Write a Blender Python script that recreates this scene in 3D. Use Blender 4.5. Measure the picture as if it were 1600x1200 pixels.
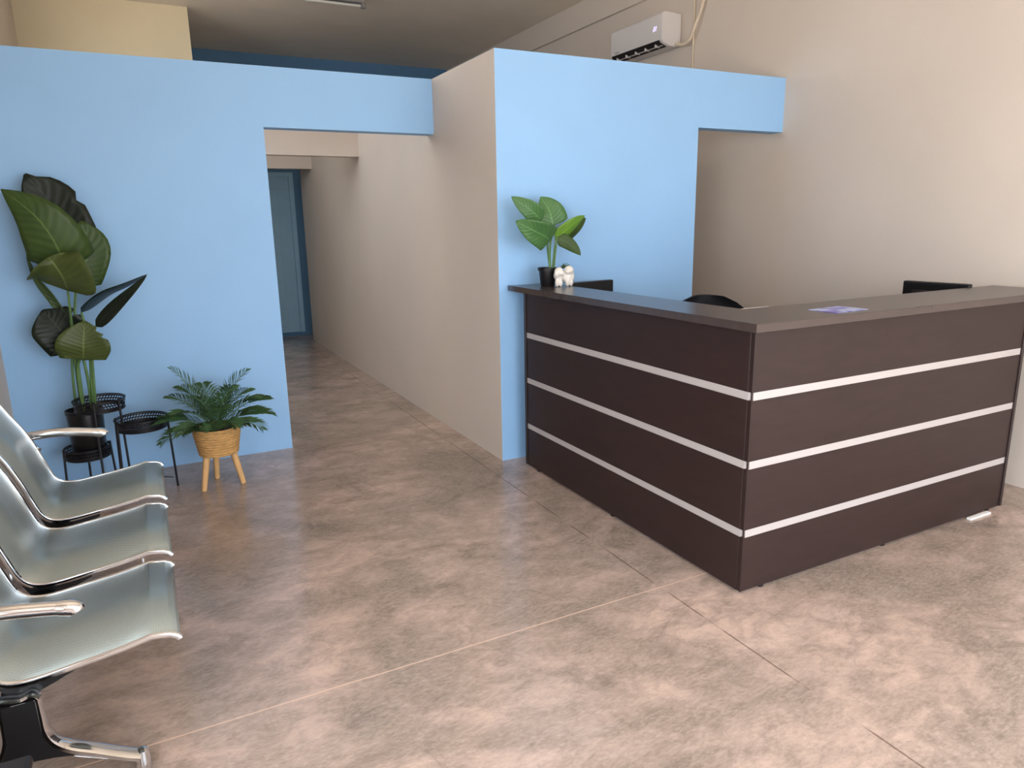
import bpy, bmesh, math, random
from mathutils import Vector, Matrix
random.seed(7)
S = bpy.context.scene
for o in list(bpy.data.objects): bpy.data.objects.remove(o, do_unlink=True)
COL = S.collection

# ------------------------------------------------------------------ camera
CAM_Z = 1.55; YAW = .4739; PITCH = .227; ROLL = -.0174; FPX = 1104.4
F = Vector((math.sin(YAW)*math.cos(PITCH), math.cos(YAW)*math.cos(PITCH), -math.sin(PITCH)))
R0 = Vector((math.cos(YAW), -math.sin(YAW), 0)); U0 = R0.cross(F)
R1 = R0*math.cos(ROLL) + U0*math.sin(ROLL); U1 = U0*math.cos(ROLL) - R0*math.sin(ROLL)
cd = bpy.data.cameras.new('camera'); cam = bpy.data.objects.new('camera', cd); COL.objects.link(cam)
cd.sensor_width = 36; cd.lens = FPX/1600*36; cd.clip_start = .02
M = Matrix((R1, U1, -F)).transposed().to_4x4(); M.translation = (0, 0, CAM_Z); cam.matrix_world = M
S.camera = cam

# ------------------------------------------------------------------ light: daylight through the open shop front behind the camera
W = bpy.data.worlds.new('world'); S.world = W; W.use_nodes = True
bg = W.node_tree.nodes['Background']; bg.inputs[0].default_value = (.87, .935, 1, 1); bg.inputs[1].default_value = 2.6
def portal(name, loc, sx, sz):
    l = bpy.data.lights.new(name, 'AREA'); l.shape = 'RECTANGLE'; l.size = sx; l.size_y = sz
    l.cycles.is_portal = True
    o = bpy.data.objects.new(name, l); COL.objects.link(o); o.location = loc
    o.rotation_euler = (math.radians(90), 0, 0)
    return o
FRONT_Y = -1.3; GX0, GX1, GZ = .1, 3.8, 2.6
WY0, WY1, WZ0, WZ1 = -1.15, 1.5, .4, 2.6            # unseen window added in the left wall beside the camera, to light the corridor
portal('shopfront_daylight', ((GX0+GX1)/2, FRONT_Y, GZ/2), GX1-GX0, GZ)
VY0, VY1, VZ0, VZ1 = 5.25, 7.2, 2.35, 3.4           # unseen window added behind the far partition, brightens corridor and ceiling
portal('added_back_daylight', (-.80, (VY0+VY1)/2, (VZ0+VZ1)/2), VY1-VY0, VZ1-VZ0).rotation_euler = (math.radians(90), 0, math.radians(-90))
portal('added_side_daylight', (-.80, (WY0+WY1)/2, (WZ0+WZ1)/2), WY1-WY0, WZ1-WZ0).rotation_euler = (math.radians(90), 0, math.radians(-90))
sl = bpy.data.lights.new('sun', 'SUN'); sl.energy = 4; sl.angle = math.radians(2); sl.color = (1, .98, .95)
so = bpy.data.objects.new('sun', sl); COL.objects.link(so); so.rotation_euler = (math.radians(17), math.radians(6), 0)   # high midday sun on the paving outside
S.view_settings.view_transform = 'Standard'; S.view_settings.look = 'None'
S.view_settings.gamma = 1; S.view_settings.use_curve_mapping = False
S.view_settings.exposure = 1.5

# ------------------------------------------------------------------ materials
def srgb(r, g, b):
    f = lambda c: (c/255/12.92) if c/255 <= .04045 else ((c/255+.055)/1.055)**2.4
    return (f(r), f(g), f(b), 1)
def new_mat(name):
    m = bpy.data.materials.new(name); m.use_nodes = True
    return m, m.node_tree.nodes, m.node_tree.links, m.node_tree.nodes['Principled BSDF']
def mat(name, col, rough=.5, metal=0, var=.08, scale=6, bump=0, bscale=60, spec=.5, stretch=None):
    m, N, L, P = new_mat(name)
    P.inputs['Roughness'].default_value = rough; P.inputs['Metallic'].default_value = metal
    P.inputs['Specular IOR Level'].default_value = spec
    tc = N.new('ShaderNodeTexCoord'); mp = N.new('ShaderNodeMapping'); L.new(tc.outputs['Object'], mp.inputs[0])
    if stretch: mp.inputs['Scale'].default_value = stretch
    n = N.new('ShaderNodeTexNoise'); n.inputs['Scale'].default_value = scale; n.inputs['Detail'].default_value = 5
    L.new(mp.outputs[0], n.inputs['Vector'])
    r = N.new('ShaderNodeValToRGB'); r.color_ramp.elements[0].position = .3; r.color_ramp.elements[1].position = .7
    r.color_ramp.elements[0].color = tuple(c*(1-var) for c in col[:3]) + (1,)
    r.color_ramp.elements[1].color = tuple(min(1, c*(1+var)) for c in col[:3]) + (1,)
    L.new(n.outputs[0], r.inputs[0]); L.new(r.outputs[0], P.inputs['Base Color'])
    if bump:
        b = N.new('ShaderNodeBump'); b.inputs['Strength'].default_value = bump; b.inputs['Distance'].default_value = .01
        n2 = N.new('ShaderNodeTexNoise'); n2.inputs['Scale'].default_value = bscale; n2.inputs['Detail'].default_value = 4
        L.new(mp.outputs[0], n2.inputs['Vector']); L.new(n2.outputs[0], b.inputs['Height']); L.new(b.outputs[0], P.inputs['Normal'])
    return m
def math_node(N, L, op, a, b=None):
    x = N.new('ShaderNodeMath'); x.operation = op
    for i, v in enumerate((a, b)):
        if v is None: continue
        if isinstance(v, (int, float)): x.inputs[i].default_value = v
        else: L.new(v, x.inputs[i])
    return x.outputs[0]
def mix_col(N, L, fac, a, b, mode='MIX'):
    x = N.new('ShaderNodeMix'); x.data_type = 'RGBA'; x.blend_type = mode
    for i, v in ((0, fac), (6, a), (7, b)):
        if isinstance(v, (int, float)): x.inputs[i].default_value = v
        elif isinstance(v, tuple): x.inputs[i].default_value = v
        else: L.new(v, x.inputs[i])
    return x.outputs[2]

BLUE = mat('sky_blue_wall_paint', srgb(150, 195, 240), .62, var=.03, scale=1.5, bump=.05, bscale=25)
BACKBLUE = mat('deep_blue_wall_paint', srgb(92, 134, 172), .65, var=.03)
BEIGE = mat('beige_wall_paint', srgb(214, 201, 189), .6, var=.035, scale=1.2, bump=.05, bscale=25)
CREAM = mat('cream_wall_paint', srgb(226, 210, 176), .6, var=.03, scale=2, bump=.04)
CEIL = mat('grey_ceiling_paint', srgb(240, 228, 212), .8, var=.04, scale=2)
DOORBLUE = mat('dusty_blue_door_paint', srgb(150, 190, 216), .5, var=.04)
APRON = mat('pale_concrete_paving', srgb(196, 186, 172), .85, var=.1, scale=3)
WENGE = mat('wenge_laminate', srgb(44, 28, 26), .46, var=.14, scale=3, stretch=(2, 2, 9), spec=.45)
WENGE_TOP = mat('wenge_counter_laminate', srgb(66, 54, 51), .27, var=.12, scale=4, stretch=(1, 8, 1), spec=.8)
EDGE = mat('dark_edge_banding', srgb(40, 26, 26), .35, var=.1)
STRIP = mat('brushed_aluminium_strip', srgb(188, 180, 178), .5, .15, var=.04, scale=20, stretch=(1, 1, 30))
CHROME = mat('polished_chrome', srgb(222, 225, 230), .09, 1, var=.03)
CAST = mat('black_cast_metal', srgb(20, 19, 21), .42, .2, var=.1)
BLKMETAL = mat('black_powder_coated_steel', srgb(30, 30, 36), .45, .3, var=.1)
BLKPLASTIC = mat('black_plastic', srgb(16, 16, 19), .4, var=.12)
POTBLACK = mat('glossy_black_pot', srgb(15, 15, 18), .3, var=.1)
FABRIC = mat('black_mesh_fabric', srgb(24, 24, 30), .85, var=.2, scale=80)
ACWHITE = mat('white_air_conditioner_plastic', srgb(222, 216, 214), .45, var=.02)
ACDARK = mat('dark_vent_plastic', srgb(34, 28, 28), .6, var=.1)
HOSE = mat('cream_pipe_sleeve', srgb(214, 198, 176), .6, var=.06, scale=20)
STEM = mat('green_stem', srgb(84, 118, 66), .5, var=.25, scale=14)
SOIL = mat('dark_soil', srgb(44, 34, 28), .95, var=.5, scale=60, bump=.8, bscale=90)
WOOD = mat('pale_beech_wood', srgb(222, 176, 120), .5, var=.14, scale=10, stretch=(6, 6, 1))
ROPE = mat('woven_rope', srgb(206, 160, 100), .85, var=.3, scale=25, stretch=(1, 1, 6), bump=.6, bscale=80)
CERAMIC = mat('white_glazed_ceramic', srgb(236, 230, 222), .25, var=.03)
GREYMETAL = mat('grey_light_fitting', srgb(150, 146, 142), .4, .3, var=.05)
TUBE = mat('unlit_tube_glass', srgb(214, 210, 200), .2, var=.02)
PAPER = mat('white_paper', srgb(232, 228, 226), .7, var=.03)

def leaf_mat(name, c1, c2, rough=.42):
    m, N, L, P = new_mat(name); P.inputs['Roughness'].default_value = rough; P.inputs['Specular IOR Level'].default_value = .3
    uv = N.new('ShaderNodeUVMap'); sp = N.new('ShaderNodeSeparateXYZ'); L.new(uv.outputs[0], sp.inputs[0])
    av = math_node(N, L, 'ABSOLUTE', sp.outputs[0])
    ph = math_node(N, L, 'SUBTRACT', math_node(N, L, 'MULTIPLY', sp.outputs[1], 62), math_node(N, L, 'MULTIPLY', av, 14))
    wv = math_node(N, L, 'MULTIPLY', math_node(N, L, 'ADD', math_node(N, L, 'SINE', ph), 1), .5)
    n = N.new('ShaderNodeTexNoise'); n.inputs['Scale'].default_value = 9
    tc = N.new('ShaderNodeTexCoord'); L.new(tc.outputs['Object'], n.inputs['Vector'])
    f = math_node(N, L, 'ADD', math_node(N, L, 'MULTIPLY', wv, .2), math_node(N, L, 'MULTIPLY', n.outputs[0], .8))
    base = mix_col(N, L, f, c1, c2)
    rib = math_node(N, L, 'MULTIPLY', math_node(N, L, 'LESS_THAN', av, .03), .6)
    L.new(mix_col(N, L, rib, base, tuple(min(1, c*1.9+.02) for c in c2[:3])+(1,)), P.inputs['Base Color'])
    b = N.new('ShaderNodeBump'); b.inputs['Strength'].default_value = .25; b.inputs['Distance'].default_value = .004
    L.new(wv, b.inputs['Height']); L.new(b.outputs[0], P.inputs['Normal'])
    return m
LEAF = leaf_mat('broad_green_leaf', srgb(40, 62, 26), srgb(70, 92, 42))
LEAFDARK = leaf_mat('shaded_dark_leaf', srgb(14, 22, 16), srgb(26, 36, 24))  # darker copy of the leaf green, shade of backlit leaves put into the colour
LEAFOLIVE = leaf_mat('olive_green_leaf', srgb(56, 70, 34), srgb(82, 94, 48))
LEAFBRIGHT = leaf_mat('bright_green_leaf', srgb(54, 94, 48), srgb(92, 132, 80), .38)
LEAFLIME = leaf_mat('lime_green_leaf', srgb(74, 118, 40), srgb(112, 150, 58), .38)
PALM = leaf_mat('palm_leaflet_green', srgb(36, 66, 40), srgb(82, 114, 70), .5)

def floor_mat():
    m, N, L, P = new_mat('stained_polished_concrete')
    tc = N.new('ShaderNodeTexCoord'); sp = N.new('ShaderNodeSeparateXYZ'); L.new(tc.outputs['Object'], sp.inputs[0])
    def noise(sc, det=6, rough=.6, st=None, dist=0):
        n = N.new('ShaderNodeTexNoise'); n.inputs['Scale'].default_value = sc; n.inputs['Detail'].default_value = det
        n.inputs['Roughness'].default_value = rough; n.inputs['Distortion'].default_value = dist
        if st:
            mp = N.new('ShaderNodeMapping'); mp.inputs['Scale'].default_value = st[:3]; mp.inputs['Rotation'].default_value = (0, 0, st[3])
            L.new(tc.outputs['Object'], mp.inputs[0]); L.new(mp.outputs[0], n.inputs['Vector'])
        else: L.new(tc.outputs['Object'], n.inputs['Vector'])
        return n.outputs[0]
    def ramp(v, a, b):
        r = N.new('ShaderNodeMapRange'); r.inputs[1].default_value = a; r.inputs[2].default_value = b
        r.clamp = True; L.new(v, r.inputs[0]); return r.outputs[0]
    big = ramp(noise(1.3, 5, .6, (1, 1, 1, .4), 1.0), .36, .66)
    mid = ramp(noise(5.5, 9, .72, (1, 1.7, 1, .9), .55), .38, .66)
    fine = ramp(noise(34, 6, .74, (1, 2.6, 1, -.5), .5), .42, .66)
    c = mix_col(N, L, big, srgb(154, 138, 127), srgb(212, 184, 171))
    c = mix_col(N, L, math_node(N, L, 'MULTIPLY', mid, .66), c, srgb(118, 107, 95))
    c = mix_col(N, L, math_node(N, L, 'MULTIPLY', fine, .36), c, srgb(218, 196, 182))
    sm = ramp(noise(2.4, 10, .78, (1, 1.2, 1, 2.0), .9), .53, .70)
    c = mix_col(N, L, math_node(N, L, 'MULTIPLY', sm, .6), c, srgb(102, 92, 84))
    # saw-cut joints: one across the room, one along it, one at the doorway
    wob = math_node(N, L, 'MULTIPLY', math_node(N, L, 'SUBTRACT', noise(3), .5), .01)
    def line(co, at, w):
        d = math_node(N, L, 'ABSOLUTE', math_node(N, L, 'SUBTRACT', math_node(N, L, 'ADD', co, wob), at))
        return math_node(N, L, 'LESS_THAN', d, w)
    brk = ramp(noise(4, 3), .40, .52)
    l1 = line(sp.outputs[1], 2.18, .0032); l2 = math_node(N, L, 'MULTIPLY', line(sp.outputs[0], 1.82, .0034), brk)
    l3 = line(sp.outputs[1], 4.985, .006)
    c = mix_col(N, L, math_node(N, L, 'MULTIPLY', l1, .75), c, srgb(232, 200, 178))
    c = mix_col(N, L, math_node(N, L, 'MULTIPLY', l2, .7), c, srgb(92, 72, 60))
    c = mix_col(N, L, math_node(N, L, 'MULTIPLY', l3, .4), c, srgb(205, 180, 160))
    L.new(c, P.inputs['Base Color'])
    rg = N.new('ShaderNodeMapRange'); rg.inputs[3].default_value = .09; rg.inputs[4].default_value = .26
    L.new(mid, rg.inputs[0]); L.new(rg.outputs[0], P.inputs['Roughness'])
    b = N.new('ShaderNodeBump'); b.inputs['Strength'].default_value = .05; b.inputs['Distance'].default_value = .003
    L.new(math_node(N, L, 'ADD', mid, math_node(N, L, 'MULTIPLY', fine, .5)), b.inputs['Height']); L.new(b.outputs[0], P.inputs['Normal'])
    return m
FLOOR = floor_mat()

def dots_mat(name, col, hole, pitch, rad, rough, metal, alpha):
    m, N, L, P = new_mat(name); P.inputs['Roughness'].default_value = rough; P.inputs['Metallic'].default_value = metal
    uv = N.new('ShaderNodeUVMap'); v = N.new('ShaderNodeTexVoronoi'); v.inputs['Randomness'].default_value = 0
    v.inputs['Scale'].default_value = 1/pitch; v.voronoi_dimensions = '2D'
    mp = N.new('ShaderNodeMapping'); mp.inputs['Rotation'].default_value = (0, 0, math.radians(45) if not alpha else 0)
    L.new(uv.outputs[0], mp.inputs[0]); L.new(mp.outputs[0], v.inputs['Vector'])
    h = math_node(N, L, 'LESS_THAN', v.outputs['Distance'], rad)
    if alpha:                                     # two rows of holes only, solid above and below
        sv = N.new('ShaderNodeSeparateXYZ'); L.new(uv.outputs[0], sv.inputs[0])
        h = math_node(N, L, 'MULTIPLY', h, math_node(N, L, 'MULTIPLY', math_node(N, L, 'GREATER_THAN', sv.outputs[1], -.004), math_node(N, L, 'LESS_THAN', sv.outputs[1], .030)))
    n = N.new('ShaderNodeTexNoise'); n.inputs['Scale'].default_value = 5
    tc = N.new('ShaderNodeTexCoord'); L.new(tc.outputs['Object'], n.inputs['Vector'])
    base = mix_col(N, L, n.outputs[0], col, tuple(c*.86 for c in col[:3])+(1,))
    if alpha:
        L.new(base, P.inputs['Base Color']); L.new(math_node(N, L, 'SUBTRACT', 1, h), P.inputs['Alpha'])
    else:
        L.new(mix_col(N, L, h, base, hole), P.inputs['Base Color'])
        L.new(math_node(N, L, 'SUBTRACT', metal, math_node(N, L, 'MULTIPLY', h, metal)), P.inputs['Metallic'])
    return m
MESHSTEEL = dots_mat('perforated_grey_steel', srgb(176, 186, 182), srgb(84, 88, 87), .0056, .3, .34, .6, False)
PERF = dots_mat('perforated_black_rim', srgb(26, 25, 30), srgb(0, 0, 0), .0165, .33, .45, .3, True)

def flyer_mat():
    m, N, L, P = new_mat('purple_printed_paper'); P.inputs['Roughness'].default_value = .35
    tc = N.new('ShaderNodeTexCoord'); n = N.new('ShaderNodeTexNoise'); n.inputs['Scale'].default_value = 14
    L.new(tc.outputs['Object'], n.inputs['Vector']); r = N.new('ShaderNodeValToRGB')
    r.color_ramp.elements[0].position = .42; r.color_ramp.elements[0].color = srgb(96, 88, 190)
    r.color_ramp.elements[1].position = .58; r.color_ramp.elements[1].color = srgb(190, 205, 245)
    L.new(n.outputs[0], r.inputs[0]); L.new(r.outputs[0], P.inputs['Base Color']); return m
FLYER = flyer_mat()
def glow_mat():
    m, N, L, P = new_mat('lit_display_segment'); P.inputs['Base Color'].default_value = (.6, .55, .9, 1)
    P.inputs['Emission Color'].default_value = (.72, .66, 1, 1); P.inputs['Emission Strength'].default_value = .35; return m
GLOW = glow_mat()

# ------------------------------------------------------------------ mesh helpers
def obj(name, bm, m, parent=None, smooth=False, **props):
    me = bpy.data.meshes.new(name)
    bmesh.ops.recalc_face_normals(bm, faces=bm.faces) if props.pop('fix', True) else None
    bm.to_mesh(me); bm.free()
    for x in (m if isinstance(m, (list, tuple)) else [m]): me.materials.append(x)
    sharp = props.pop('sharp', 42)
    if smooth:
        for p in me.polygons: p.use_smooth = True
        try: me.set_sharp_from_angle(angle=math.radians(sharp))
        except Exception: pass
    o = bpy.data.objects.new(name, me); COL.objects.link(o)
    if parent: o.parent = parent; o.matrix_parent_inverse = Matrix.Translation(-parent.location) if parent.type == 'EMPTY' and not parent.parent else Matrix()
    for k, v in props.items(): o[k] = v
    return o
def thing(name, label, cat, loc, group=None):
    o = bpy.data.objects.new(name, None); COL.objects.link(o); o.location = loc; o.empty_display_size = .1
    o['label'] = label; o['category'] = cat
    if group: o['group'] = group
    return o
def box(bm, x0, x1, y0, y1, z0, z1, bev=0, seg=2):
    r = bmesh.ops.create_cube(bm, size=1); vs = r['verts']
    for v in vs: v.co = Vector((x0+(v.co.x+.5)*(x1-x0), y0+(v.co.y+.5)*(y1-y0), z0+(v.co.z+.5)*(z1-z0)))
    if bev:
        es = list({e for v in vs for e in v.link_edges})
        bmesh.ops.bevel(bm, geom=es, offset=bev, segments=seg, affect='EDGES', profile=.5)
    return vs
def boxes(*bs, bev=0):
    bm = bmesh.new()
    for b in bs: box(bm, *b, bev=bev)
    return bm
def smooth_path(pts, n=6):
    P = [Vector(p) for p in pts]; P = [2*P[0]-P[1]] + P + [2*P[-1]-P[-2]]; out = []
    for i in range(1, len(P)-2):
        a, b, c, d = P[i-1:i+3]
        for k in range(n):
            t = k/n
            out.append(.5*((2*b)+(c-a)*t+(2*a-5*b+4*c-d)*t*t+(3*b-a-3*c+d)*t**3))
    out.append(P[-2]); return out
def tube(bm, pts, r, n=10, flat=(1, 1), up=None, cap=True):
    """sweep an ellipse along pts; r a number or a list; flat scales the two cross axes"""
    P = [Vector(p) for p in pts]; rs = r if isinstance(r, (list, tuple)) else [r]*len(P)
    rings = []; nrm = None
    for i, p in enumerate(P):
        t = (P[min(i+1, len(P)-1)]-P[max(i-1, 0)]).normalized()
        if up is not None: nrm = (Vector(up)-t*Vector(up).dot(t)).normalized()
        elif nrm is None:
            a = Vector((0, 0, 1)) if abs(t.z) < .9 else Vector((1, 0, 0)); nrm = (a-t*a.dot(t)).normalized()
        else: nrm = (nrm-t*nrm.dot(t)).normalized()
        b = t.cross(nrm)
        rings.append([bm.verts.new(p+nrm*math.cos(2*math.pi*k/n)*rs[i]*flat[0]+b*math.sin(2*math.pi*k/n)*rs[i]*flat[1]) for k in range(n)])
    for a, b in zip(rings, rings[1:]):
        for k in range(n): bm.faces.new((a[k], a[(k+1) % n], b[(k+1) % n], b[k]))
    if cap: bm.faces.new(rings[0]); bm.faces.new(rings[-1])
def lathe(bm, prof, c=(0, 0), n=32, close=True):
    rings = [[bm.verts.new((c[0]+r*math.cos(2*math.pi*k/n), c[1]+r*math.sin(2*math.pi*k/n), z)) for k in range(n)] for r, z in prof]
    for a, b in zip(rings, rings[1:]):
        for k in range(n): bm.faces.new((a[k], a[(k+1) % n], b[(k+1) % n], b[k]))
    if close: bm.faces.new(rings[0]); bm.faces.new(rings[-1])
def struct(name, bm, m, **k):
    return obj(name, bm, m, kind='structure', **k)
def paint_side(bm, axis, sign, idx):
    bmesh.ops.recalc_face_normals(bm, faces=bm.faces)
    for f in bm.faces:
        if f.normal[axis]*sign > .9: f.material_index = idx

# ------------------------------------------------------------------ setting
XL, XR, YB, ZC = -.792, 4.348, 10.32, 3.725
XC, YR, YL, ZW = 1.970, 3.996, 5.003, 2.534      # corridor wall, near blue wall, far blue wall, partition height
ZD, XJ, XCR = 2.165, .799, 3.537
struct('floor', boxes((XL-.2, XR+.2, FRONT_Y-.1, YB+.2, -.12, 0)), FLOOR)
struct('ceiling', boxes((XL-.2, XR+.2, FRONT_Y-.1, YB+.2, ZC, ZC+.15)), CEIL)
struct('wall_left', boxes((XL-.15, XL, FRONT_Y-.1, WY0, 0, ZC), (XL-.15, XL, WY1, VY0, 0, ZC), (XL-.15, XL, VY1, YB+.15, 0, ZC), (XL-.15, XL, WY0, WY1, 0, WZ0), (XL-.15, XL, WY0, WY1, WZ1, ZC), (XL-.15, XL, VY0, VY1, 0, VZ0), (XL-.15, XL, VY0, VY1, VZ1, ZC)), BEIGE)
struct('wall_right', boxes((XR, XR+.15, FRONT_Y-.1, YB+.15, 0, ZC)), BEIGE)
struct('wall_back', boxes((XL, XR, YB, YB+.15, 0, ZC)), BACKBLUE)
struct('wall_front', boxes((XL, GX0, FRONT_Y-.15, FRONT_Y, 0, ZC), (GX1, XR, FRONT_Y-.15, FRONT_Y, 0, ZC), (GX0, GX1, FRONT_Y-.15, FRONT_Y, GZ, ZC)), BEIGE)
struct('ground_outside', boxes((-8, 12, -12, FRONT_Y-.1, -.14, -.02), (-8, XL-.2, FRONT_Y-.1, 8, -.14, -.02)), APRON)
bm = boxes((XL, XJ, YL, YL+.12, 0, ZW), (XJ, XC, YL, YL+.12, ZD, ZW)); struct('wall_far_partition', bm, BLUE)
bm = boxes((XC, XCR, YR, YR+.12, 0, ZW), (XCR, XR, YR, YR+.12, ZD-.008, ZW)); paint_side(bm, 0, -1, 1)
struct('wall_near_partition', bm, [BLUE, BEIGE])
struct('wall_corridor_right', boxes((XC, XC+.12, YR+.12, 9.80, 0, ZW)), BEIGE)
struct('wall_upper_block', boxes((XL, .714, 8.5, YB, 0, ZC)), CREAM)
struct('trim_1', boxes((XJ, XC, 6.97, 7.09, 2.172, ZW)), BEIGE)
struct('trim_2', boxes((.714, XC, 9.08, 9.20, 2.205, ZW)), BEIGE)
struct('trim_3', boxes((XR-.035, XR, FRONT_Y, YB, 3.475, ZC)), BEIGE)
# blue door at the end of the corridor
d = struct('door_1', boxes((1.05, 1.90, YB-.05, YB-.01, .06, 2.18), bev=.004), DOORBLUE)
obj('door_panel', boxes((1.20, 1.745, YB-.062, YB-.05, .48, 2.02), (1.20, 1.745, YB-.062, YB-.05, .14, .40), bev=.005), DOORBLUE, d)
obj('door_frame', boxes((.99, 1.05, YB-.07, YB, .06, 2.24), (1.90, 1.96, YB-.07, YB, .06, 2.24), (1.05, 1.90, YB-.07, YB, 2.18, 2.24)), DOORBLUE, d)

# ------------------------------------------------------------------ reception desk
desk = thing('reception_desk', 'dark wenge L-shaped reception desk with aluminium strips', 'reception desk', (2.07, 1.97, 0))
DX0, DX1, DY0, DY1, DT = 2.068, 3.955, 1.968, 3.845, 1.122
bands = [(.012, .255), (.288, .553), (.586, .840), (.873, DT)]
bm = bmesh.new()
for a, b in bands: box(bm, DX0+.002, DX1-.02, DY0, DY0+.022, a, b, bev=.0015, seg=1)
obj('front_panel', bm, WENGE, desk)
bm = bmesh.new()
for a, b in bands: box(bm, DX0, DX0+.022, DY0+.022, DY1-.02, a, b, bev=.0015, seg=1)
obj('side_panel', bm, WENGE, desk)
for (a, b), (c, _) in zip(bands, bands[1:]):
    obj('metal_strip', boxes((DX0+.012, DX1-.021, DY0+.002, DY0+.02, b, c)), STRIP, desk, label='pale aluminium strip')
    obj('metal_strip', boxes((DX0+.002, DX0+.02, DY0+.02, DY1-.021, b, c)), STRIP, desk, label='pale aluminium strip')
obj('corner_edging', boxes((DX0-.001, DX0+.004, DY0-.001, DY0+.004, .012, DT)), EDGE, desk)
obj('end_panel', boxes((DX1-.019, DX1, DY0-.006, DY0+.62, .012, DT), bev=.002), EDGE, desk)
obj('end_panel', boxes((DX0-.006, DX0+.62, DY1-.019, DY1, .012, .73), (DX0-.006, DX0+.24, DY1-.019, DY1, .72, DT), bev=.002), EDGE, desk)
bm = bmesh.new()
ol = [(2.022, 1.92), (4.19, 1.92), (4.19, 2.285), (2.315, 2.285), (2.315, 3.975), (2.022, 3.975)]
lo = [bm.verts.new((x, y, DT)) for x, y in ol]; hi = [bm.verts.new((x, y, 1.155)) for x, y in ol]
bm.faces.new(lo); bm.faces.new(hi)
for i in range(6): bm.faces.new((lo[i], lo[(i+1) % 6], hi[(i+1) % 6], hi[i]))
bmesh.ops.bevel(bm, geom=[e for e in bm.edges if abs(e.verts[0].co.z-1.155) < 1e-4 and abs(e.verts[1].co.z-1.155) < 1e-4], offset=.002, segments=2, affect='EDGES')
obj('countertop', bm, WENGE_TOP, desk)
obj('worktop', boxes((DX0+.022, 2.70, DY0+.022, DY1-.021, .72, .745), (2.70, DX1-.02, DY0+.022, 2.62, .72, .745), bev=.002), WENGE_TOP, desk)
for x, y in ((2.20, 1.985), (3.85, 1.985), (2.085, 3.7), (3.0, 1.985), (2.085, 2.9), (2.6, 3.7), (3.85, 2.5)):
    bm = bmesh.new(); lathe(bm, [(.014, 0), (.016, .004), (.016, .012), (.012, .014)], (x, y), 14); obj('foot', bm, BLKPLASTIC, desk)
o = obj('paper_scrap', boxes((3.64, 3.82, 1.938, 1.962, 0, .012), bev=.003), PAPER,
        label='sliver of white paper on the floor under the desk front', category='paper')
o = obj('leaflet', boxes((-.105, .105, -.07, .07, 0, .0015)), FLYER, label='purple and white leaflet lying on the desk countertop', category='leaflet')
o.location = (2.625, 2.045, 1.155); o.rotation_euler = (0, 0, math.radians(3))

# ------------------------------------------------------------------ behind the desk
def monitor(loc, rz, label, w=.46):
    t = thing('computer_monitor', label, 'monitor', loc, 'monitors behind the reception desk')
    t.rotation_euler = (0, 0, rz); bpy.context.view_layer.update()
    def part(name, bm, m, p=t):
        o = obj(name, bm, m); o.parent = p; return o
    h = 1.155-loc[2]+.015
    part('screen_panel', boxes((-w/2, w/2, -.02, .02, h-.29, h), bev=.006), BLKPLASTIC)
    part('display', boxes((-w/2+.012, w/2-.012, -.0215, -.02, h-.275, h-.012)), POTBLACK)
    bm = bmesh.new(); box(bm, -.03, .03, .02, .045, .01, h-.1, bev=.005); part('stand', bm, BLKPLASTIC)
    bm = bmesh.new(); box(bm, -.11, .11, -.06, .10, 0, .014, bev=.005); part('base', bm, BLKPLASTIC)
    return t
m1 = monitor((2.51, 3.77, .745), math.radians(187), 'black computer monitor behind the left wing beside the potted plant', .34)
m2 = monitor((3.985, 2.475, .745), math.radians(-84), 'black computer monitor behind the right end of the desk', .36)
def office_chair(loc, rz):
    t = thing('office_chair', 'black office chair with rounded back behind the desk corner', 'chair', loc)
    t.rotation_euler = (0, 0, rz)
    def part(name, bm, m, p=t, smooth=True):
        o = obj(name, bm, m, smooth=smooth); o.parent = p; return o
    bm = bmesh.new(); n = 12; w = .235; z0, z1 = .58, 1.07
    rows = []
    for j in range(15):
        v = j/14; z = z0+(z1-z0)*v
        half = w*min(1, (1-max(0, (v-.72)/.28)**2.4)**.5+.02)*(.86+.14*min(1, v*2))
        if j == 14: half = .10
        rows.append([(half*(2*i/n-1), .24-.05*(1-(2*i/n-1)**2)*-1+.03*v-.06*abs(2*i/n-1)**2, z) for i in range(n+1)])
    fr = [[bm.verts.new(p) for p in r] for r in rows]; bk = [[bm.verts.new((p[0], p[1]+.04, p[2])) for p in r] for r in rows]
    for g in (fr, bk):
        for a, b in zip(g, g[1:]):
            for i in range(n): bm.faces.new((a[i], a[i+1], b[i+1], b[i]))
    for a, b in ((fr[0], bk[0]), (fr[-1], bk[-1])):
        for i in range(n): bm.faces.new((a[i], a[i+1], b[i+1], b[i]))
    for i in (0, n):
        for j in range(14): bm.faces.new((fr[j][i], fr[j+1][i], bk[j+1][i], bk[j][i]))
    part('backrest', bm, FABRIC)
    part('seat', boxes((-.24, .24, -.25, .22, .44, .51), bev=.03), FABRIC)
    bm = bmesh.new(); tube(bm, smooth_path([(0, .05, .44), (0, .27, .45), (0, .335, .52), (0, .325, .75)]), .02, 8, (1, 1.6)); part('back_bracket', bm, BLKPLASTIC)
    bm = bmesh.new(); tube(bm, [(0, 0, .08), (0, 0, .44)], .025, 12); part('gas_column', bm, BLKPLASTIC)
    for k in range(5):
        a = 2*math.pi*k/5; c, s = math.cos(a), math.sin(a)
        bm = bmesh.new(); tube(bm, [(0, 0, .10), (.15*c, .15*s, .09), (.29*c, .29*s, .07)], [.026, .022, .016], 8); lg = part('leg', bm, BLKPLASTIC)
        bm = bmesh.new(); tube(bm, [(.29*c-.02*s, .29*s+.02*c, .028), (.29*c+.02*s, .29*s-.02*c, .028)], .028, 14); part('castor', bm, BLKPLASTIC, lg)
    return t
office_chair((2.98, 3.16, 0), math.radians(-32))
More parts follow.
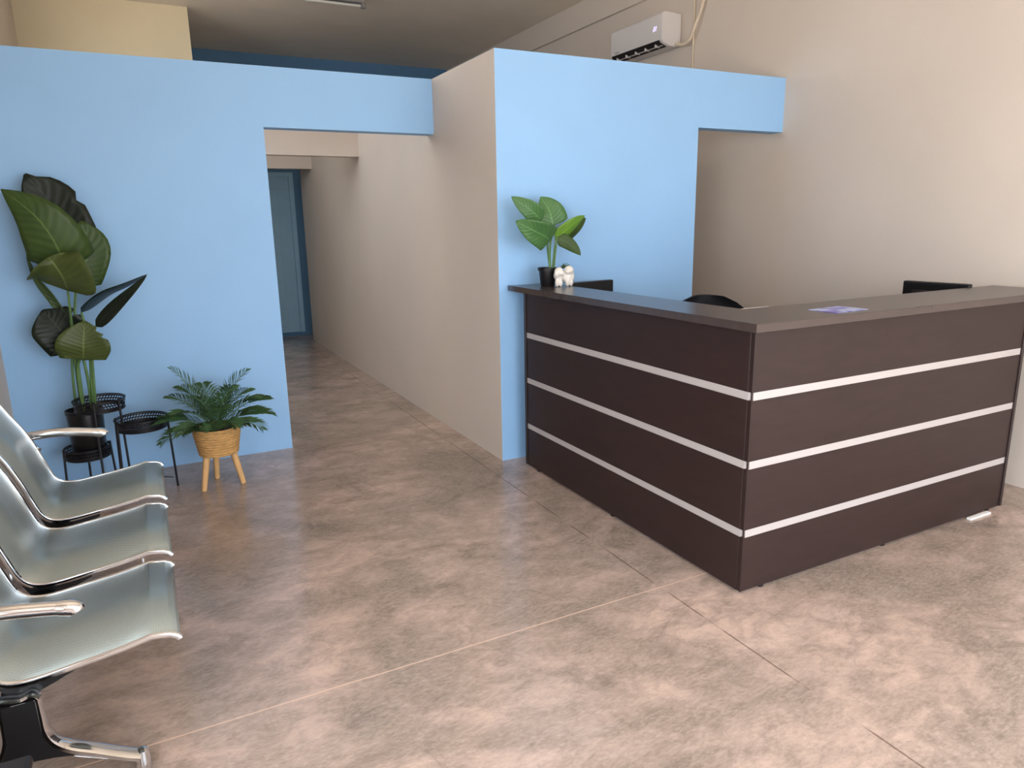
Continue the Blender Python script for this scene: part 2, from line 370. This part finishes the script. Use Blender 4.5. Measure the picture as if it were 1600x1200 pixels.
pr = thing('document_box', 'white box on the worktop just behind the desk corner', 'box', (2.70, 2.52, .745))
for nm, b in (('body', (2.60, 2.80, 2.44, 2.60, .745, 1.07)), ('lid', (2.595, 2.805, 2.435, 2.605, 1.07, 1.104))):
    obj(nm, boxes(b, bev=.006), PAPER, pr)

# ------------------------------------------------------------------ waiting bench (three perforated seats on one beam)
bench = thing('beam_bench', 'three-seat chrome and perforated steel waiting bench along left wall', 'bench', (-.43, 2.85, 0))
PROF = [(-.028, .424), (-.036, .434), (-.052, .442), (-.098, .449)] + smooth_path([(-.102, .4488), (-.19, .432), (-.282, .420), (-.375, .409), (-.425, .412), (-.456, .427), (-.480, .460), (-.502, .525), (-.524, .592), (-.560, .680), (-.602, .755), (-.640, .83), (-.664, .885)], 3)
PROF = [(p[0], p[1]) for p in [Vector((q[0], q[1], 0)) for q in PROF]]  # front lip, seat, bend, back
def seat(y0, y1):
    bm = bmesh.new(); uvl = bm.loops.layers.uv.new('UVMap'); ny = 2; s = [0]
    for a, b in zip(PROF, PROF[1:]): s.append(s[-1]+math.hypot(b[0]-a[0], b[1]-a[1]))
    g = [[bm.verts.new((x, y0+(y1-y0)*j/ny, z)) for j in range(ny+1)] for x, z in PROF]
    for i in range(len(g)-1):
        for j in range(ny):
            f = bm.faces.new((g[i][j], g[i+1][j], g[i+1][j+1], g[i][j+1]))
            for l, (ii, jj) in zip(f.loops, ((i, j), (i+1, j), (i+1, j+1), (i, j+1))): l[uvl].uv = (s[ii], y0+(y1-y0)*jj/ny)
    o = obj('seat_shell', bm, MESHSTEEL, bench, smooth=True, fix=False, sharp=14)
    md = o.modifiers.new('solid', 'SOLIDIFY'); md.thickness = .004; md.offset = 0
    for y in (y0, y1):
        b2 = bmesh.new(); tube(b2, [(x, y, z-.004) for x, z in PROF], .0075, 8, (1.3, .9))
        r = obj('side_rail', b2, CHROME, smooth=True); r.parent = o
    # black under-seat bracket following the seat, deeper at the beam
    for y in (y0+.075, y1-.035):
        b2 = bmesh.new(); top = [(x, z-.012) for x, z in PROF if -.50 < x < -.26]
        bot = [(x, z-.012-(.018+.05*max(0, 1-abs(x+.43)/.17))) for x, z in top]
        fr = [b2.verts.new((x, y-.006, z)) for x, z in top+bot[::-1]]; bk = [b2.verts.new((x, y+.006, z)) for x, z in top+bot[::-1]]
        b2.faces.new(fr); b2.faces.new(bk); k = len(fr)
        for i in range(k): b2.faces.new((fr[i], fr[(i+1) % k], bk[(i+1) % k], bk[i]))
        r = obj('under_bracket', b2, CAST, label='black under-seat bracket'); r.parent = o
    return o
for ys in ((2.02, 2.51), (2.60, 3.09), (3.19, 3.68)): seat(*ys)
bm = bmesh.new(); tube(bm, [(-.43, 2.10, .335), (-.43, 3.60, .335)], .034, 16, (.75, 1.25)); obj('beam', bm, CAST, bench, smooth=True, label='black beam')
def armrest(y):
    bm = bmesh.new()
    s = -1 if y > 2.8 else 1
    p = smooth_path([(-.520, y+s*.052, .575), (-.548, y+s*.02, .605), (-.552, y, .630), (-.50, y, .638), (-.41, y, .636), (-.32, y, .622), (-.262, y, .609), (-.252, y, .598)], 5)
    tube(bm, p, [.0165]*(len(p)-8)+[.0185]*6+[.018, .012], 12, (1, 1.25)); a = obj('armrest', bm, CHROME, bench, smooth=True)
armrest(1.965); armrest(3.735)
def bench_leg(y):
    # black cast plate with chrome side rails sweeping out to two feet
    bm = bmesh.new()
    ol = [(-.392, .325), (-.390, .215), (-.365, .172), (-.31, .136), (-.315, .126), (-.375, .140), (-.43, .147), (-.485, .140), (-.545, .126), (-.55, .136), (-.495, .172), (-.470, .215), (-.468, .325)]
    a = [bm.verts.new((x, y-.022, z)) for x, z in ol]; b = [bm.verts.new((x, y+.022, z)) for x, z in ol]
    bm.faces.new(a); bm.faces.new(b); k = len(ol)
    for i in range(k): bm.faces.new((a[i], a[(i+1) % k], b[(i+1) % k], b[i]))
    lg = obj('leg', bm, CAST, bench, label='black cast leg with chrome rails and feet')
    for s in (1, -1):
        c = -.43; q = lambda pts: [(c+s*(x-c), y, z) for x, z in pts]
        p = smooth_path(q([(-.390, .322), (-.388, .27), (-.386, .223), (-.370, .180), (-.335, .146), (-.285, .116), (-.215, .073), (-.175, .052)]), 4)
        bm = bmesh.new(); tube(bm, p, [.011+.005*min(1, i/(len(p)*.6)) for i in range(len(p))], 10, (1, 1.7)); r = obj('side_rail', bm, CHROME, smooth=True); r.parent = lg
        p = smooth_path(q([(-.404, .196), (-.396, .172), (-.372, .150), (-.325, .122), (-.255, .084), (-.19, .05)]), 4)
        bm = bmesh.new(); tube(bm, p, .007, 8, (1, 2.6)); r = obj('lower_rail', bm, CHROME, smooth=True); r.parent = lg
        bm = bmesh.new(); x = c+s*(-.168-c); lathe(bm, [(.020, 0), (.022, .006), (.020, .034), (.017, .066), (.008, .072)], (x, y), 16); r = obj('foot', bm, CHROME, smooth=True); r.parent = lg
    bm = bmesh.new(); p = smooth_path([(-.388, y, .322), (-.40, y, .333), (-.43, y, .326), (-.48, y, .338), (-.56, y, .345)], 4); tube(bm, p, .012, 10, (1, 1.8)); r = obj('top_cap', bm, CHROME, smooth=True); r.parent = lg
bench_leg(2.078); bench_leg(3.622)
bx_ = thing('storage_box', 'black box on the floor at the near end of the bench', 'box', (-.46, 1.70, 0))
obj('body', boxes((-.60, -.372, 1.60, 1.80, 0, .315), bev=.015), BLKPLASTIC, bx_)
obj('lid', boxes((-.606, -.366, 1.594, 1.806, .315, .345), bev=.012), BLKPLASTIC, bx_)

# ------------------------------------------------------------------ plant stand (three perforated trays)
stand = thing('plant_stand', 'black three-tier metal plant stand with perforated round trays', 'plant stand', (-.30, 4.72, 0))
def tray(c, r, z, floor=True, h=.060):
    bm = bmesh.new(); uvl = bm.loops.layers.uv.new('UVMap'); n = 48; rb = r*.95
    a = [bm.verts.new((c[0]+rb*math.cos(2*math.pi*k/n), c[1]+rb*math.sin(2*math.pi*k/n), z-h)) for k in range(n)]
    b = [bm.verts.new((c[0]+r*math.cos(2*math.pi*k/n), c[1]+r*math.sin(2*math.pi*k/n), z)) for k in range(n)]
    u = round(2*math.pi*r/.0165)*.0165
    for k in range(n):
        f = bm.faces.new((a[k], a[(k+1) % n], b[(k+1) % n], b[k]))
        for l, uvv in zip(f.loops, ((k/n*u, -.0265), ((k+1)/n*u, -.0265), ((k+1)/n*u+.5*h, h-.0265), (k/n*u+.5*h, h-.0265))): l[uvl].uv = uvv
    t = obj('tray', bm, PERF, stand, smooth=True)
    bm = bmesh.new()
    for rr, zz in ((r, z), (rb, z-h)):
        tube(bm, [(c[0]+rr*math.cos(2*math.pi*k/n), c[1]+rr*math.sin(2*math.pi*k/n), zz) for k in range(n+1)], .004, 6)
    o = obj('tray_rim', bm, BLKMETAL, smooth=True); o.parent = t
    if floor:
        bm = bmesh.new(); lathe(bm, [(rb, z-h), (rb, z-h+.003)], c, n); o = obj('tray_base', bm, BLKMETAL); o.parent = t
    return t
T1, T2, T3 = (-.318, 4.68), (-.113, 4.60), (-.425, 4.815)
tray(T1, .136, .575, False); tray(T2, .142, .452); tray(T3, .124, .262)
def stand_leg(c, r, ang, ztop, splay=.012):
    a = math.radians(ang); x, y = c[0]+r*math.cos(a), c[1]+r*math.sin(a)
    bm = bmesh.new(); tube(bm, [(x+splay*math.cos(a), y+splay*math.sin(a), 0), (x, y, ztop)], .0065, 8); obj('leg', bm, BLKMETAL, stand, smooth=True)
for ang in (-100, -38, 140): stand_leg(T1, .130, ang, .585)
for ang in (-5, 168, 205): stand_leg(T2, .138, ang, .46)
for ang in (200, -12, 20): stand_leg(T3, .126, ang, .27)
bm = bmesh.new(); tube(bm, [(T2[0]+.13, T2[1], .055), (T2[0]-.05, T2[1]+.13, .055), (T2[0]-.11, T2[1]-.08, .055)], .003, 6); obj('brace', bm, BLKMETAL, stand)

# ------------------------------------------------------------------ leaves
def leaf(mid, width, side, m, parent, name='leaf', cup=.12, prof=None, nw=8, n=16, notch=(), pet=None):
    """broad blade along a smoothed midrib; side = direction of its breadth; cup lifts the edges; notch = torn slits [(t, side, depth)]"""
    P = smooth_path(mid, max(2, n//(len(mid)-1))); N = len(P); side = Vector(side)
    prof = prof or (lambda t: (math.sin(math.pi*min(1, t**.62))**.62)*(1-.25*t))
    bm = bmesh.new(); uvl = bm.loops.layers.uv.new('UVMap'); g = []
    for i, p in enumerate(P):
        t = i/(N-1); T = (P[min(i+1, N-1)]-P[max(i-1, 0)]).normalized()
        s = (side-T*side.dot(T)).normalized(); nn = s.cross(T); w = width/2*max(.015, prof(t)); row = []
        for j in range(nw+1):
            v = 2*j/nw-1; ww = w
            for nt, ns, nd in notch:
                if ns*v > 0 and abs(t-nt) < .5/(N-1): ww = w*(1-nd)
            row.append(bm.verts.new(p+s*v*ww+nn*(cup*w*v*v+.035*w*math.sin(9*t+3*v)*abs(v))))
        g.append(row)
    for i in range(N-1):
        for j in range(nw):
            f = bm.faces.new((g[i][j], g[i][j+1], g[i+1][j+1], g[i+1][j]))
            for l, (ii, jj) in zip(f.loops, ((i, j), (i, j+1), (i+1, j+1), (i+1, j))): l[uvl].uv = (2*jj/nw-1, ii/(N-1))
    o = obj(name, bm, m, parent, smooth=True, fix=False)
    md = o.modifiers.new('solid', 'SOLIDIFY'); md.thickness = .0016
    return o
def stem(pts, r, parent, m=None, name='stem'):
    P = smooth_path(pts, 5); rs = r if isinstance(r, (int, float)) else [r[0]+(r[1]-r[0])*i/(len(P)-1) for i in range(len(P))]
    bm = bmesh.new(); tube(bm, P, rs, 8); return obj(name, bm, m or STEM, parent, smooth=True)

# ------------------------------------------------------------------ tall broad-leaved plant in the black pot
PC = (-.41, 4.80)
tall = thing('tall_potted_plant', 'tall broad-leaved plant in a black pot on the plant stand', 'potted plant', (PC[0], PC[1], .206))
bm = bmesh.new(); lathe(bm, [(.086, .206), (.090, .212), (.097, .475), (.101, .478), (.101, .500), (.095, .500), (.093, .47), (.088, .46)], PC, 36); obj('pot', bm, POTBLACK, tall, smooth=True)
bm = bmesh.new(); lathe(bm, [(.03, .455), (.093, .462), (.092, .472), (.02, .48)], PC, 28); obj('soil', bm, SOIL, tall, smooth=True)
def Y(pts, ys): return [(x, ys if isinstance(ys, (int, float)) else ys[i], z) for i, (x, z) in enumerate(pts)]
X = (1, 0, 0)
oval = lambda t: math.sin(math.pi*min(1, .03+t**.8*.97))**.55
fan = lambda t: (min(1, t*9)**.5)*(1-max(0, (t-.55)/.45)**2.4*.95)
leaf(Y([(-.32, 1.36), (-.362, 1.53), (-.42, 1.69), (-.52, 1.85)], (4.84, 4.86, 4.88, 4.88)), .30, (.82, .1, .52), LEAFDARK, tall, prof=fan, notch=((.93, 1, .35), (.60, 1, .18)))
leaf(Y([(-.395, 1.33), (-.41, 1.45), (-.462, 1.58), (-.535, 1.675), (-.628, 1.762)], (4.78, 4.74, 4.72, 4.73, 4.77)), .335, (.86, -.15, .5), LEAF, tall, cup=-.15, prof=lambda t: (min(1, t*8)**.5)*(1-t**2.1)**.9)
leaf(Y([(-.345, 1.24), (-.30, 1.33), (-.262, 1.45), (-.282, 1.592)], (4.84, 4.83, 4.83, 4.84)), .225, (.96, .1, .2), LEAF, tall, prof=fan)
leaf(Y([(-.392, 1.205), (-.400, 1.28), (-.425, 1.35), (-.455, 1.40)], (4.74, 4.68, 4.66, 4.67)), .40, (.78, -.1, -.62), LEAFOLIVE, tall, cup=.1, prof=lambda t: (1-(1-min(1, t/.4))**2.2)**.5*(1-t**3.2)**.7)
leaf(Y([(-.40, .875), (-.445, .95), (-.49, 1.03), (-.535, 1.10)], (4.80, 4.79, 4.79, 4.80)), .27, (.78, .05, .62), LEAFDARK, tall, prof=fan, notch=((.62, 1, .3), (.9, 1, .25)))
leaf(Y([(-.368, .805), (-.356, .88), (-.345, .95), (-.33, 1.03)], (4.72, 4.69, 4.69, 4.71)), .275, (1, 0, -.12), LEAFOLIVE, tall, cup=.15, prof=lambda t: (.80+.2*min(1, t/.3))*(min(1, t*14)**.4)*(1-max(0, (t-.35)/.65)**2.2*.92), notch=((.8, 1, .3), (.68, 1, .22)))
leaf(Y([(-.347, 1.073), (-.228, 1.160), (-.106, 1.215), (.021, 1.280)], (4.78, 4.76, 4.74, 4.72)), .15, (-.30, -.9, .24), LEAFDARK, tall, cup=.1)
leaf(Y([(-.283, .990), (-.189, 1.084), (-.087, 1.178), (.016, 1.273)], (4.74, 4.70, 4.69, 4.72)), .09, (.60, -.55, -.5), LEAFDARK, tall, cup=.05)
leaf(Y([(-.42, 1.06), (-.475, 1.178), (-.534, 1.282), (-.572, 1.412)], (4.80, 4.82, 4.84, 4.85)), .055, (.7, -.6, .3), LEAF, tall, 'rolled_leaf', cup=1.2)
b = (-.385, 4.775)
for pts in ([(-.44, 4.80, .47), (-.444, 4.79, .60), (-.430, 4.80, .80), (-.400, 4.80, .90)],
            [(-.405, 4.77, .47), (-.412, 4.76, .60), (-.405, 4.76, .75), (-.375, 4.73, .83)],
            [(-.41, 4.79, .47), (-.404, 4.78, .70), (-.402, 4.78, 1.01), (-.392, 4.75, 1.22)],
            [(-.37, 4.79, .47), (-.365, 4.78, .70), (-.385, 4.80, 1.00), (-.36, 4.83, 1.20), (-.335, 4.85, 1.36)],
            [(-.36, 4.77, .47), (-.345, 4.77, .70), (-.33, 4.77, .90), (-.345, 4.78, 1.075)],
            [(-.35, 4.77, .47), (-.330, 4.76, .75), (-.315, 4.75, .90), (-.283, 4.74, .995)],
            [(-.42, 4.79, .47), (-.415, 4.79, .80), (-.405, 4.79, 1.03), (-.425, 4.80, 1.07)]): stem(pts, (.009, .006), tall)

# ------------------------------------------------------------------ small palm in the rope-wrapped planter
QC = (.282, 4.475)
palm = thing('potted_palm', 'small palm in a rope-wrapped planter on three wooden legs', 'potted plant', (QC[0], QC[1], 0))
bm = bmesh.new(); prof = []
for k in range(34):
    z = .205+.165*k/33; prof.append((.112+.022*min(1, (k/33)*1.3)+.0022*math.sin(k*1.9), z))
prof += [(.130, .374), (.124, .366), (.120, .33)]
lathe(bm, [(.02, .205)]+prof, QC, 40); obj('rope_pot', bm, ROPE, palm, smooth=True)
bm = bmesh.new(); lathe(bm, [(.02, .335), (.121, .338), (.118, .345), (.05, .352), (.01, .354)], QC, 28); obj('soil', bm, SOIL, palm, smooth=True)
for fx, fy in ((.170, 4.405), (.398, 4.43), (.262, 4.605)):
    v = Vector((fx-QC[0], fy-QC[1], 0)); t = Vector((QC[0], QC[1], .23))+v*.62
    bm = bmesh.new(); tube(bm, [t, Vector((fx, fy, 0))], [.021, .0155], 12); obj('leg', bm, WOOD, palm, smooth=True)
def frond(az, elev, length, droop, parent):
    a = math.radians(az); h = Vector((math.cos(a), math.sin(a), 0)); P = []
    o = Vector((QC[0], QC[1], .35))+h*.015; n = 20; p = o.copy(); ang = math.radians(elev)
    for i in range(n+1):
        P.append(p.copy()); ang -= math.radians(droop)/n*(.4+1.2*i/n); p += (h*math.cos(ang)+Vector((0, 0, math.sin(ang))))*length/n
    bm = bmesh.new(); uvl = bm.loops.layers.uv.new('UVMap'); tube(bm, P, [.0035-.0025*i/n for i in range(n+1)], 5)
    side = Vector((-h.y, h.x, 0))
    m = 21
    for k in range(m):
        t = .16+.84*(k+.5)/m; i = min(n-1, int(t*n)); q = P[i].lerp(P[i+1], t*n-i); T = (P[i+1]-P[i]).normalized(); up = side.cross(T)*-1
        if up.z < 0: up = -up
        L = length*.40*(math.sin(math.pi*min(1, .12+t*.86))**.7)+.01
        for s in (-1, 1):
            d = (side*s*(.80)+T*(.62+.35*t)+up*.22+Vector((random.uniform(-.08, .08), random.uniform(-.08, .08), random.uniform(-.10, .06)))).normalized()
            w = T.cross(d).cross(d).normalized()*.0036; mid = q+d*L*.5+Vector((0, 0, .004)); tip = q+d*L-Vector((0, 0, L*.20))
            vs = [bm.verts.new(c) for c in (q-w*.5, q+w*.5, mid+w, tip, mid-w)]
            f = bm.faces.new(vs)
            for l, uvv in zip(f.loops, ((-.3, 0), (.3, 0), (1, .5), (.2, 1), (-1, .5))): l[uvl].uv = (uvv[0], uvv[1]*.1+t)
    return obj('frond', bm, PALM, parent, fix=False)
for az, el, ln, dr in ((178, 40, .34, 62), (200, 22, .32, 62), (228, 40, .30, 70), (258, 46, .24, 75), (292, 46, .25, 80), (325, 30, .30, 70), (352, 38, .34, 68), (10, 50, .36, 60),
                       (35, 58, .34, 55), (62, 62, .33, 50), (95, 66, .34, 45), (128, 64, .36, 48), (150, 60, .34, 52), (215, 58, .32, 62), (275, 66, .28, 62), (330, 60, .34, 58), (165, 76, .44, 32), (20, 76, .40, 44), (300, 78, .34, 50), (240, 76, .32, 55)):
    frond(az+random.uniform(-5, 5), el, ln, dr, palm)

# ------------------------------------------------------------------ plant and ornament on the counter
KC = (2.208, 3.80); KZ = 1.155
cp = thing('counter_plant', 'small green leafy plant in a black pot on the far end of the counter', 'potted plant', (KC[0], KC[1], KZ))
bm = bmesh.new(); lathe(bm, [(.040, KZ), (.043, KZ+.004), (.055, KZ+.092), (.060, KZ+.093), (.062, KZ+.112), (.056, KZ+.112), (.053, KZ+.09)], KC, 32); obj('pot', bm, BLKPLASTIC, cp, smooth=True)
bm = bmesh.new(); lathe(bm, [(.02, KZ+.085), (.053, KZ+.088), (.04, KZ+.098), (.01, KZ+.10)], KC, 24); obj('soil', bm, SOIL, cp, smooth=True)
heart = lambda t: (min(1, t*7)**.5)*(1-t**2)**.85
leaf(Y([(2.150, 1.548), (2.08, 1.604), (2.02, 1.648), (1.965, 1.688)], (3.77, 3.76, 3.78, 3.80)), .125, (.55, -.35, .75), LEAFBRIGHT, cp, prof=heart)
leaf(Y([(2.242, 1.515), (2.232, 1.585), (2.212, 1.64), (2.185, 1.688)], (3.79, 3.80, 3.82, 3.84)), .205, (.95, -.2, .25), LEAFBRIGHT, cp, prof=heart, cup=.1)
leaf(Y([(2.192, 1.430), (2.12, 1.462), (2.03, 1.50), (1.950, 1.548)], (3.74, 3.69, 3.68, 3.72)), .165, (.25, -.45, .86), LEAFBRIGHT, cp, prof=lambda t: (min(1, t*8)**.5)*(1-t**3)**.8)
leaf(Y([(2.240, 1.435), (2.30, 1.492), (2.36, 1.54), (2.425, 1.573)], (3.76, 3.73, 3.71, 3.72)), .105, (-.4, -.35, .84), LEAFLIME, cp, prof=heart)
leaf(Y([(2.265, 1.425), (2.34, 1.47), (2.41, 1.515), (2.478, 1.556)], (3.78, 3.78, 3.78, 3.79)), .125, (-.35, -.3, .88), LEAF, cp, prof=lambda t: (min(1, t*8)**.5)*(1-t**4)**.8)
leaf(Y([(2.250, 1.448), (2.30, 1.412), (2.34, 1.375), (2.372, 1.338)], (3.75, 3.71, 3.69, 3.68)), .085, (.5, -.35, .78), LEAF, cp, prof=heart)
leaf(Y([(2.205, 1.435), (2.20, 1.48), (2.212, 1.54)], (3.80, 3.82, 3.83)), .11, (.95, .2, .1), LEAF, cp, prof=heart)
for pts in ([(2.215, 3.775, 1.24), (2.208, 3.77, 1.33), (2.190, 3.74, 1.432)], [(2.22, 3.785, 1.24), (2.222, 3.79, 1.38), (2.242, 3.79, 1.52)], [(2.212, 3.775, 1.24), (2.196, 3.775, 1.40), (2.150, 3.77, 1.55)],
            [(2.228, 3.775, 1.24), (2.234, 3.77, 1.34), (2.242, 3.76, 1.437)], [(2.235, 3.78, 1.24), (2.246, 3.78, 1.34), (2.266, 3.78, 1.427)], [(2.230, 3.765, 1.24), (2.240, 3.76, 1.35), (2.25, 3.75, 1.45)], [(2.222, 3.79, 1.24), (2.212, 3.80, 1.34), (2.205, 3.80, 1.44)]):
    stem(pts, (.006, .0038), cp)
# white ceramic figurine: two small rounded animals leaning together, a green sprig behind their heads
def blob(parts, name, m, parent, vox=.0035):
    bm = bmesh.new()
    for (x, y, z), (a, b, c) in parts:
        mt = Matrix.Translation((x, y, z)) @ Matrix.Diagonal((a, b, c, 1)); bmesh.ops.create_icosphere(bm, subdivisions=3, radius=1, matrix=mt)
    o = obj(name, bm, m, parent, smooth=True)
    r = o.modifiers.new('merge', 'REMESH'); r.mode = 'VOXEL'; r.voxel_size = vox; r.use_smooth_shade = True
    sm = o.modifiers.new('soft', 'SMOOTH'); sm.iterations = 4
    return o
FX, FY = 2.268, 3.715
fig = thing('animal_figurine', 'small white ceramic animal figurine beside the pot on the counter', 'figurine', (FX, FY, KZ))
k = KZ
blob([((FX-.022, FY, k+.050), (.026, .022, .026)), ((FX-.030, FY-.012, k+.066), (.021, .02, .022)), ((FX-.046, FY-.016, k+.058), (.008, .01, .018)), ((FX-.020, FY-.026, k+.060), (.011, .012, .010)),
      ((FX-.038, FY-.010, k+.018), (.009, .010, .020)), ((FX-.021, FY-.014, k+.018), (.008, .010, .020)), ((FX-.014, FY+.012, k+.020), (.011, .011, .021)),
      ((FX+.024, FY-.004, k+.042), (.030, .024, .034)), ((FX+.020, FY-.016, k+.072), (.022, .021, .021)), ((FX+.038, FY-.012, k+.066), (.009, .010, .018)), ((FX+.008, FY-.028, k+.066), (.011, .012, .010)),
      ((FX+.012, FY-.018, k+.019), (.010, .011, .021)), ((FX+.030, FY-.018, k+.019), (.010, .011, .021)), ((FX+.046, FY+.004, k+.018), (.010, .012, .019))], 'body', CERAMIC, fig)
for i, (dx, dz) in enumerate(((-.012, .094), (.004, .100), (.018, .102), (.028, .094), (.006, .086))):
    leaf([(FX+.004, FY+.012, k+.078), (FX+.004+dx*.6, FY+.010, k+.078+(dz-.078)*.7), (FX+.004+dx*1.2, FY+.004, k+dz)], .012, (0, 1, .3) if i % 2 else (.3, .9, 0), LEAF, fig, 'sprig', n=6, nw=2)

fig.scale = (1.35, 1.35, 1.35)

# ------------------------------------------------------------------ air conditioner, its pipe and the conduit on the right wall
ac = thing('air_conditioner', 'white split air conditioner high on the right wall', 'air conditioner', (XR, 5.55, 2.98))
A0, A1 = 5.175, 5.925
def prism_y(prof, y0, y1, name, m, parent, bev=0):
    bm = bmesh.new(); a = [bm.verts.new((x, y0, z)) for x, z in prof]; b = [bm.verts.new((x, y1, z)) for x, z in prof]; n = len(prof)
    bm.faces.new(a); bm.faces.new(b)
    for i in range(n): bm.faces.new((a[i], a[(i+1) % n], b[(i+1) % n], b[i]))
    if bev: bmesh.ops.recalc_face_normals(bm, faces=bm.faces); bmesh.ops.bevel(bm, geom=list(bm.edges), offset=bev, segments=3, affect='EDGES')
    return obj(name, bm, m, parent, smooth=True)
prism_y([(XR-.001, 3.245), (4.165, 3.252), (4.142, 3.235), (4.140, 3.03), (4.150, 3.012), (4.215, 2.985), (XR-.001, 2.985)], A0, A1, 'body', ACWHITE, ac, .006)
o = prism_y([(4.138, 3.028), (4.148, 3.010), (4.215, 2.981), (4.222, 2.986), (4.158, 3.018), (4.146, 3.034)], A0+.035, A1-.02, 'air_outlet', ACDARK, ac); o['label'] = 'dark air outlet'
for y in (5.28, 5.42, 5.56, 5.70, 5.84):
    obj('vane', boxes((4.150, 4.205, y-.004, y+.004, 2.985, 3.012)), ACWHITE, o, label='pale vane')
bm = bmesh.new(); tube(bm, [(4.176, A0+.04, 2.990), (4.176, A1-.025, 2.990)], .005, 8, (.6, 2)); obj('flap', bm, ACWHITE, ac)
SEG = {'2': 'abged', '4': 'fgbc'}
def digit(bm, ch, y, z, w=.016, h=.034):
    q = {'a': (0, w, h-.004, h), 'g': (0, w, h/2-.002, h/2+.002), 'd': (0, w, 0, .004), 'f': (w-.004, w, h/2, h), 'e': (w-.004, w, 0, h/2), 'b': (0, .004, h/2, h), 'c': (0, .004, 0, h/2)}
    for s in SEG[ch]: a, b2, c, e = q[s]; box(bm, 4.1385, 4.1415, y+a, y+b2, z+c, z+e)
bm = bmesh.new(); digit(bm, '2', 5.279, 3.112); digit(bm, '2', 5.254, 3.112); obj('temperature_display', bm, GLOW, ac, label='lit number display')
obj('badge', boxes((4.1385, 4.141, 5.79, 5.86, 3.048, 3.054), (4.1385, 4.141, 5.80, 5.84, 3.040, 3.044)), GREYMETAL, ac)
bm = bmesh.new(); tube(bm, smooth_path([(4.29, 5.173, 3.005), (4.295, 5.12, 2.985), (4.30, 5.06, 2.985), (4.302, 4.998, 3.02), (4.308, 4.955, 3.105), (4.318, 4.90, 3.22), (4.318, 4.872, 3.32), (4.312, 4.868, 3.50)], 6), .014, 12)
obj('coolant_pipe', bm, HOSE, smooth=True, label='cream insulated pipe curving up beside the air conditioner', category='pipe')
bm = bmesh.new(); tube(bm, [(XR-.0095, 5.008, .02), (XR-.0095, 5.008, 3.474)], .0095, 10)
obj('conduit', bm, HOSE, smooth=True, label='thin straight vertical conduit on the right wall behind the curved pipe', category='conduit')

# ------------------------------------------------------------------ ceiling batten
lt = thing('ceiling_light', 'unlit fluorescent batten light on the ceiling', 'ceiling light', (1.65, 7.5, 3.66))
obj('housing', boxes((1.05, 2.27, 7.46, 7.55, 3.675, ZC), bev=.006), GREYMETAL, lt)
bm = bmesh.new(); tube(bm, [(1.09, 7.505, 3.655), (2.23, 7.505, 3.655)], .014, 12); obj('tube', bm, TUBE, lt, smooth=True)
for x in (1.06, 2.255): obj('end_cap', boxes((x-.02, x+.025, 7.475, 7.535, 3.635, 3.68), bev=.006), GREYMETAL, lt)
